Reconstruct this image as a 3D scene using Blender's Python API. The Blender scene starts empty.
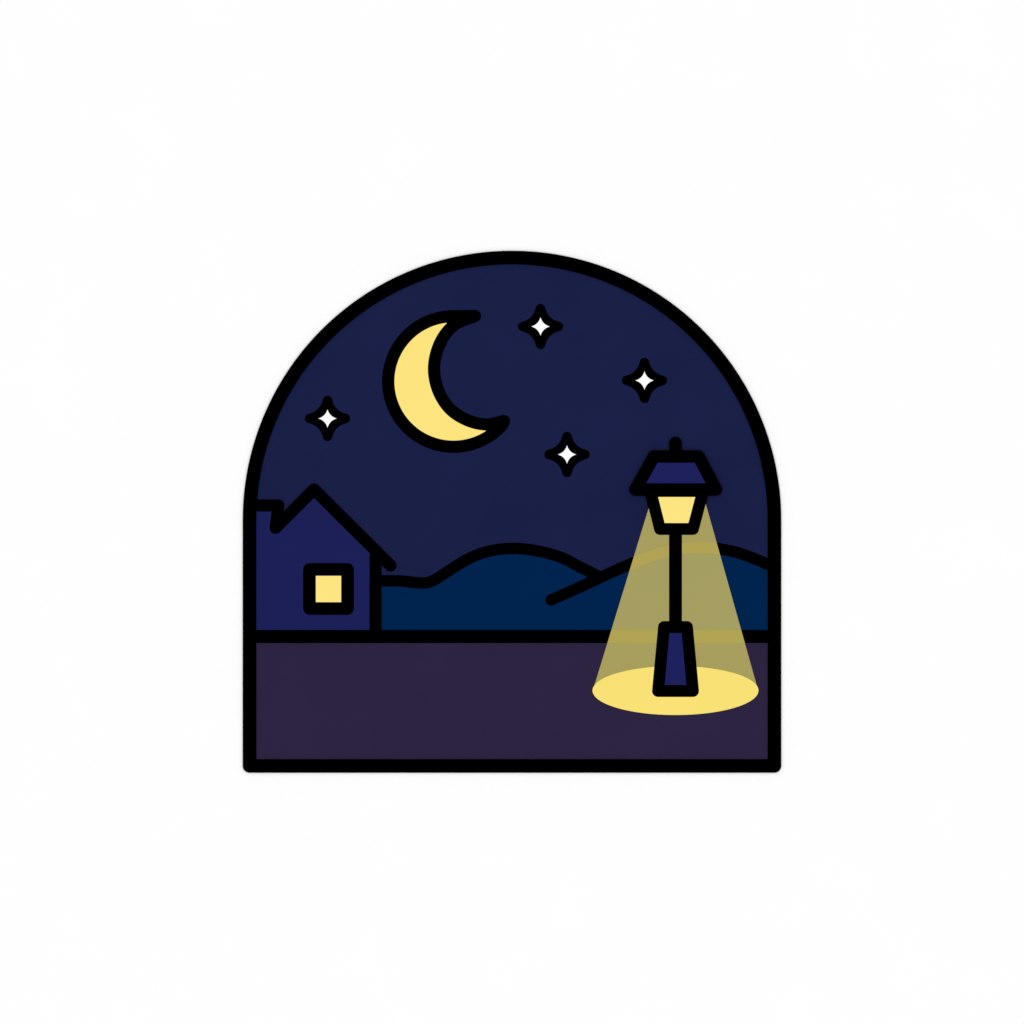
import bpy, math
from mathutils import Vector

scene = bpy.context.scene
col = scene.collection
scene.view_settings.view_transform = 'Standard'
scene.view_settings.look = 'None'
scene.view_settings.exposure = 0

# ---------- light: even white studio daylight ----------
w = bpy.data.worlds.new("World"); scene.world = w; w.use_nodes = True
bg = w.node_tree.nodes["Background"]
bg.inputs[0].default_value = (1, 1, 1, 1); bg.inputs[1].default_value = 1.0

YS = 0.1   # shallow relief: everything is a thin flat layer

def lin(c):
    c = c / 255.0
    return c / 12.92 if c <= 0.04045 else ((c + 0.055) / 1.055) ** 2.4

def mat(name, rgb, kind='diffuse', alpha=1.0, var=0.03, scale=1.2):
    m = bpy.data.materials.new(name); m.use_nodes = True
    nt = m.node_tree; nt.nodes.clear()
    out = nt.nodes.new('ShaderNodeOutputMaterial')
    c = [lin(v) for v in rgb]
    tc = nt.nodes.new('ShaderNodeTexCoord')
    no = nt.nodes.new('ShaderNodeTexNoise'); no.inputs['Scale'].default_value = scale
    no.inputs['Detail'].default_value = 4
    nt.links.new(tc.outputs['Object'], no.inputs['Vector'])
    ramp = nt.nodes.new('ShaderNodeValToRGB')
    ramp.color_ramp.elements[0].position = 0.3; ramp.color_ramp.elements[1].position = 0.7
    ramp.color_ramp.elements[0].color = [min(1, v * (1 - var)) for v in c] + [1]
    ramp.color_ramp.elements[1].color = [min(1, v * (1 + var)) for v in c] + [1]
    nt.links.new(no.outputs['Fac'], ramp.inputs['Fac'])
    if kind == 'diffuse':
        s = nt.nodes.new('ShaderNodeBsdfDiffuse')
    else:
        s = nt.nodes.new('ShaderNodeEmission')
    nt.links.new(ramp.outputs['Color'], s.inputs['Color'])
    res = s.outputs[0]
    if alpha < 1:
        tr = nt.nodes.new('ShaderNodeBsdfTransparent')
        mx = nt.nodes.new('ShaderNodeMixShader'); mx.inputs[0].default_value = alpha
        nt.links.new(tr.outputs[0], mx.inputs[1]); nt.links.new(res, mx.inputs[2])
        res = mx.outputs[0]
    nt.links.new(res, out.inputs['Surface'])
    return m

M_page = mat('white_card', (254, 254, 254), var=0.003)
M_sky = mat('night_blue', (26, 32, 70), var=0.04)
M_hill = mat('hill_blue', (0, 36, 78), var=0.04)
M_ground = mat('plum_ground', (44, 36, 65), var=0.04)
M_house = mat('house_indigo', (29, 32, 86), var=0.04)
M_lamp = mat('lamp_indigo', (31, 33, 92), var=0.04)
M_ink = mat('black_ink', (0, 0, 0))
M_paintedlight = mat('painted_lamplight_olive', (88, 70, 8), 'emit', var=0.02)  # olive glow colour painting lamp light onto the black outlines
M_moon = mat('moon_yellow', (253, 228, 126), 'emit', var=0.01)
M_pane = mat('window_glow', (253, 230, 130), 'emit', var=0.01)
M_glass = mat('lantern_glow', (253, 230, 130), 'emit', var=0.01)
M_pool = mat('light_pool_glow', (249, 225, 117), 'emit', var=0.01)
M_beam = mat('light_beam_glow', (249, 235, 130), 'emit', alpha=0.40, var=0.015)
M_star = mat('star_white', (255, 255, 255), 'emit', var=0.0)

S = 100.0
def P(p): return ((p[0] - 512) / S, (512 - p[1]) / S)

def link(o, parent=None):
    col.objects.link(o)
    if parent: o.parent = parent
    return o

def world_loc(o):
    v = Vector(o.location)
    while o.parent:
        o = o.parent; v += Vector(o.location)
    return v

def make(name, verts, faces, m, origin, parent=None):
    import bmesh
    me = bpy.data.meshes.new(name)
    ox, oy, oz = origin
    me.from_pydata([(v[0] - ox, v[1] * YS - oy, v[2] - oz) for v in verts], [], faces)
    me.validate(); me.update()
    bm = bmesh.new(); bm.from_mesh(me)
    bmesh.ops.recalc_face_normals(bm, faces=bm.faces)
    bm.to_mesh(me); bm.free()
    me.materials.append(m)
    o = bpy.data.objects.new(name, me)
    link(o, parent)
    off = Vector(origin)
    if parent: off = off - world_loc(parent)
    o.location = off
    return o

def slab(name, pts, y_front, thick, m, origin, parent=None):
    q = [P(p) for p in pts]; n = len(q)
    if thick <= 0:
        v = [(a, y_front, b) for a, b in q]; f = [list(range(n))]
    else:
        v = [(a, y_front, b) for a, b in q] + [(a, y_front + thick, b) for a, b in q]
        f = [list(range(n)), list(range(2 * n - 1, n - 1, -1))]
        for i in range(n):
            j = (i + 1) % n
            f.append([i, n + i, n + j, j])
    return make(name, v, f, m, origin, parent)

def stroke(name, lines, width, y, m, origin, parent=None, flat=0.35):
    """raised rounded bead following each polyline; lines = [(pts, closed)]"""
    r = width / 2 / S; K = 16
    V = []; F = []
    def ball(c):
        b = len(V); R = 8; N = 24
        for i in range(1, R):
            t = math.pi * i / R
            for k in range(N):
                a = 2 * math.pi * k / N
                V.append((c[0] + r * math.sin(t) * math.cos(a), y - r * flat * math.cos(t), c[1] + r * math.sin(t) * math.sin(a)))
        top = len(V); V.append((c[0], y - r * flat, c[1])); V.append((c[0], y + r * flat, c[1]))
        for i in range(R - 2):
            for k in range(N):
                k2 = (k + 1) % N
                F.append([b + i * N + k, b + i * N + k2, b + (i + 1) * N + k2, b + (i + 1) * N + k])
        for k in range(N):
            k2 = (k + 1) % N
            F.append([top, b + k2, b + k]); F.append([top + 1, b + (R - 2) * N + k, b + (R - 2) * N + k2])
    def sweep(q):
        n = len(q); b = len(V)
        for i, p in enumerate(q):
            p = Vector(p)
            d1 = (p - Vector(q[i - 1])).normalized() if i > 0 else None
            d2 = (Vector(q[i + 1]) - p).normalized() if i < n - 1 else None
            d = (d1 + d2).normalized() if d1 and d2 else (d1 or d2)
            sc = 1 / max(0.5, d.dot(d1 or d2))
            nx, nz = -d.y, d.x
            for k in range(K):
                a = 2 * math.pi * k / K
                V.append((p.x + nx * r * sc * math.cos(a), y + r * flat * math.sin(a), p.y + nz * r * sc * math.cos(a)))
        for i in range(n - 1):
            for k in range(K):
                k2 = (k + 1) % K
                F.append([b + i * K + k, b + i * K + k2, b + (i + 1) * K + k2, b + (i + 1) * K + k])
        F.append([b + k for k in range(K)]); F.append([b + (n - 1) * K + k for k in range(K)])
    for pts, closed in lines:
        q = [P(p) for p in pts]
        if closed: q = q + [q[0]]
        n = len(q); cur = [q[0]]; ball(q[0])
        for i in range(1, n):
            cur.append(q[i])
            if i < n - 1:
                a = (Vector(q[i]) - Vector(q[i - 1])).normalized(); c = (Vector(q[i + 1]) - Vector(q[i])).normalized()
                if a.dot(c) < 0.93:
                    sweep(cur); ball(q[i]); cur = [q[i]]
        sweep(cur)
        if not closed: ball(q[-1])
    return make(name, V, F, m, origin, parent)

def catmull(pts, n=8):
    out = []
    for i in range(len(pts) - 1):
        p0 = pts[max(i - 1, 0)]; p1 = pts[i]; p2 = pts[i + 1]; p3 = pts[min(i + 2, len(pts) - 1)]
        for k in range(n):
            t = k / n
            out.append(tuple(0.5 * (2 * p1[a] + (p2[a] - p0[a]) * t + (2 * p0[a] - 5 * p1[a] + 4 * p2[a] - p3[a]) * t * t + (3 * p1[a] - p0[a] - 3 * p2[a] + p3[a]) * t ** 3) for a in (0, 1)))
    out.append(pts[-1]); return out

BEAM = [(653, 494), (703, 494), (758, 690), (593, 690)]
def clip(poly, region):
    for i in range(len(region)):
        a = region[i]; b = region[(i + 1) % len(region)]
        side = lambda p: (b[0] - a[0]) * (p[1] - a[1]) - (b[1] - a[1]) * (p[0] - a[0])
        res = []
        for j in range(len(poly)):
            p = poly[j]; q = poly[(j + 1) % len(poly)]; sp, sq = side(p), side(q)
            if sp >= 0: res.append(p)
            if (sp >= 0) != (sq >= 0):
                t = sp / (sp - sq); res.append((p[0] + (q[0] - p[0]) * t, p[1] + (q[1] - p[1]) * t))
        poly = res
        if len(poly) < 3: return []
    return poly

def painted_lit_band(line, width, y, origin, parent):
    """olive strip laid over a black outline inside the beam, lamp light painted as colour"""
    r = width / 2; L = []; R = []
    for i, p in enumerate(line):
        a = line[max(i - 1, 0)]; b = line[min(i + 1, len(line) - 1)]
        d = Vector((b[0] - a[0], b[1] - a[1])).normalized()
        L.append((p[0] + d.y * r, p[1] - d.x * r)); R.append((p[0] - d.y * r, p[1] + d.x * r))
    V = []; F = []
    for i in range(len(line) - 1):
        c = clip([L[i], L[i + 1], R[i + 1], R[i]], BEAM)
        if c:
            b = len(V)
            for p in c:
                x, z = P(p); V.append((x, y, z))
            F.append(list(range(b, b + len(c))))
    return make('painted_lamplight_strip', V, F, M_paintedlight, origin, parent)

def O(px, py, y): a, b = P((px, py)); return (a, y * YS, b)
def empty(name, px, py, y, parent=None):
    e = bpy.data.objects.new(name, None); e.empty_display_size = 0.2
    link(e, parent)
    e.location = Vector(O(px, py, y)) - (world_loc(parent) if parent else Vector((0, 0, 0)))
    return e
def tag(o, label, cat=None, kind=None, group=None):
    o["label"] = label
    if cat: o["category"] = cat
    if kind: o["kind"] = kind
    if group: o["group"] = group

# ---------- white backing ----------
wall = slab('backdrop', [(-2500, -2500), (3500, -2500), (3500, 3500), (-2500, 3500)], 0.0, 0.05, M_page, O(512, 512, 0))
tag(wall, "plain white backing behind the arched night scene", "backdrop", "structure")

# ---------- sky ----------
arch = [(512 + 262.5 * math.cos(math.radians(a)), 520 - 262.5 * math.sin(math.radians(a))) for a in [i * 1.5 for i in range(121)]]
sky = slab('sky', arch + [(249.5, 640), (774.5, 640)], -0.02, 0.015, M_sky, O(512, 640, 0))
tag(sky, "dark navy night sky with an arched top", "sky", "structure")

# ---------- arched frame ----------
frame = stroke('arched_frame', [([(249.5, 766), (249.5, 640)] + arch[::-1] + [(774.5, 640), (774.5, 766)], True)], 13.5, -0.13, M_ink, O(512, 766, -0.13), flat=1.0)
tag(frame, "thick black arched frame with a flat base around the scene", "frame")

# ---------- hills ----------
far = catmull([(372, 581), (400, 581), (424, 583), (436, 579), (450, 570), (470, 558), (490, 551), (512, 548.5), (535, 550.5), (560, 557), (580, 567), (600, 577)])
h1 = slab('hill', far + [(640, 600), (640, 638), (372, 638)], -0.03, 0.008, M_hill, O(510, 636, 0))
tag(h1, "rounded dark blue hill with a black ridge line", "hill", "structure")
stroke('ridge_outline', [(far, False)], 11.5, -0.036, M_ink, O(510, 580, -0.036), h1)
near = catmull([(551, 600), (578, 588), (608, 574), (638, 561), (664, 552), (688, 548), (712, 548), (735, 552), (755, 559), (774, 567)])
h2 = slab('hill', near + [(774, 638), (551, 638)], -0.045, 0.008, M_hill, O(665, 636, 0))
tag(h2, "long sloping dark blue hill beneath the lamp light", "hill", "structure")
stroke('ridge_outline', [(near, False)], 11.5, -0.051, M_ink, O(665, 560, -0.051), h2)
painted_lit_band(near, 11.3, -0.118, O(665, 560, -0.118), h2)

# ---------- ground ----------
g = slab('ground', [(249.5, 637), (774.5, 637), (774.5, 766), (249.5, 766)], -0.05, 0.04, M_ground, O(512, 766, 0))
tag(g, "flat dark plum ground with a black horizon edge", "ground", "structure")
stroke('horizon_outline', [([(250, 636.5), (774, 636.5)], False)], 13, -0.085, M_ink, O(512, 636, -0.085), g)
painted_lit_band([(590, 636.5), (764, 636.5)], 12.8, -0.121, O(675, 636, -0.121), g)

# ---------- house ----------
H = empty('house', 314, 636, -0.07)
tag(H, "indigo gabled house with one glowing square window", "house")
slab('wall', [(250, 507), (277, 507), (277, 527), (314, 490), (376, 552), (376, 636), (250, 636)], -0.07, 0.02, M_house, O(314, 636, -0.07), H)
stroke('roof', [([(250, 505.5), (278.5, 505.5), (275.5, 528), (314, 489.5), (390.5, 565.5)], False)], 12, -0.085, M_ink, O(314, 490, -0.085), H)
stroke('wall_edge', [([(375.5, 556), (375.5, 634)], False)], 12, -0.08, M_ink, O(376, 634, -0.08), H)
W = empty('window', 328.5, 589, -0.075, H)
slab('pane', [(311, 571), (346, 571), (346, 607), (311, 607)], -0.078, 0.006, M_pane, O(328.5, 589, -0.078), W)
stroke('frame', [([(309.5, 569.5), (347.5, 569.5), (347.5, 608.5), (309.5, 608.5)], True)], 12.7, -0.085, M_ink, O(328.5, 589, -0.085), W)

# ---------- moon ----------
cx, cy, R = 453.5, 381.5, 65.2
a0, a1 = 92, 322
outer = [(475, 316)] + [(cx + R * math.cos(math.radians(a)), cy - R * math.sin(math.radians(a))) for a in [a0 + (a1 - a0) * i / 60 for i in range(61)]]
outer[-1] = (504, 421)
inner = catmull([(504, 421), (487, 424.5), (468, 420.5), (450, 409), (438, 390), (434, 367), (440, 343), (454, 325), (475, 316)])
moon = slab('moon', outer + inner[1:-1], -0.035, 0.012, M_moon, O(440, 385, -0.035))
tag(moon, "pale yellow crescent moon with a thick black outline", "moon")
stroke('outline', [(outer, False), (inner, False)], 12.3, -0.04, M_ink, O(440, 385, -0.04), moon)

# ---------- stars ----------
def starpts(cx, cy, t=17.8, c=3.4):
    tips = [(0, -t), (t, 0), (0, t), (-t, 0)]; ctr = [(c, -c), (c, c), (-c, c), (-c, -c)]
    out = []
    for i in range(4):
        a = tips[i]; b = tips[(i + 1) % 4]; k = ctr[i]
        for s in range(12):
            u = s / 12
            out.append((cx + (1 - u) ** 2 * a[0] + 2 * u * (1 - u) * k[0] + u * u * b[0], cy + (1 - u) ** 2 * a[1] + 2 * u * (1 - u) * k[1] + u * u * b[1]))
    return out
def sparkle(cx, cy, t=9.2, c=2.0):
    return starpts(cx, cy, t, c)
sc = [(540.5, 326.5), (644.5, 380.5), (567, 454.5), (327.5, 418.5)]
sp = starpts(*sc[0])
star = slab('star', sparkle(*sc[0]), -0.064, 0.03, M_star, O(*sc[0], -0.032))
so = stroke('outline', [(sp, True)], 9.6, -0.036, M_ink, O(*sc[0], -0.036), star)
tag(star, "small white four pointed star with a black outline", "star", group="stars in the night sky")
for s in sc[1:]:
    c = star.copy(); col.objects.link(c); c.location = O(*s, -0.032)
    d = so.copy(); col.objects.link(d); d.parent = c

# ---------- street lamp ----------
L = empty('street_lamp', 675.5, 692, -0.2)
tag(L, "black and indigo street lamp casting a yellow light cone", "street lamp")
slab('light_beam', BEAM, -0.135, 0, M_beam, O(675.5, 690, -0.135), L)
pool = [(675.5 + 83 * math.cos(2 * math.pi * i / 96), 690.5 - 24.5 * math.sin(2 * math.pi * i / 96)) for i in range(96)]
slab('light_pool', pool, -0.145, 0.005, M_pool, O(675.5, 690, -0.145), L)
stroke('pole', [([(675.5, 528), (675.5, 630)], False)], 13, -0.2, M_ink, O(675.5, 630, -0.2), L, flat=0.7)
bs = slab('base', [(664, 627), (687, 627), (693, 691), (658, 691)], -0.25, 0.09, M_lamp, O(675.5, 692, -0.25), L)
stroke('outline', [([(664, 627), (687, 627), (693, 691), (658, 691)], True)], 12, -0.252, M_ink, O(675.5, 692, -0.252), bs)
LN = empty('lantern', 675.5, 529, -0.22, L)
lp = [(650.5, 491), (703, 491), (693, 529), (660, 529)]
slab('glass', lp, -0.235, 0.06, M_glass, O(675.5, 510, -0.235), LN)
stroke('frame', [(lp, True)], 12, -0.237, M_ink, O(675.5, 510, -0.237), LN)
cp = [(654, 456.5), (698.5, 456.5), (716, 489.5), (635.5, 489.5)]
cap = slab('cap', cp, -0.262, 0.09, M_lamp, O(675.5, 490, -0.262), L)
stroke('outline', [(cp, True)], 12.5, -0.265, M_ink, O(675.5, 490, -0.265), cap)
stroke('finial', [([(675.5, 443), (675.5, 456)], False)], 12.5, -0.22, M_ink, O(675.5, 456, -0.22), L, flat=0.8)

# ---------- camera ----------
cam = bpy.data.cameras.new('camera'); cam.type = 'ORTHO'; cam.ortho_scale = 10.24; cam.clip_end = 200
co = bpy.data.objects.new('camera', cam); col.objects.link(co)
co.location = (0, -20, 0); co.rotation_euler = (math.radians(90), 0, 0)
scene.camera = co
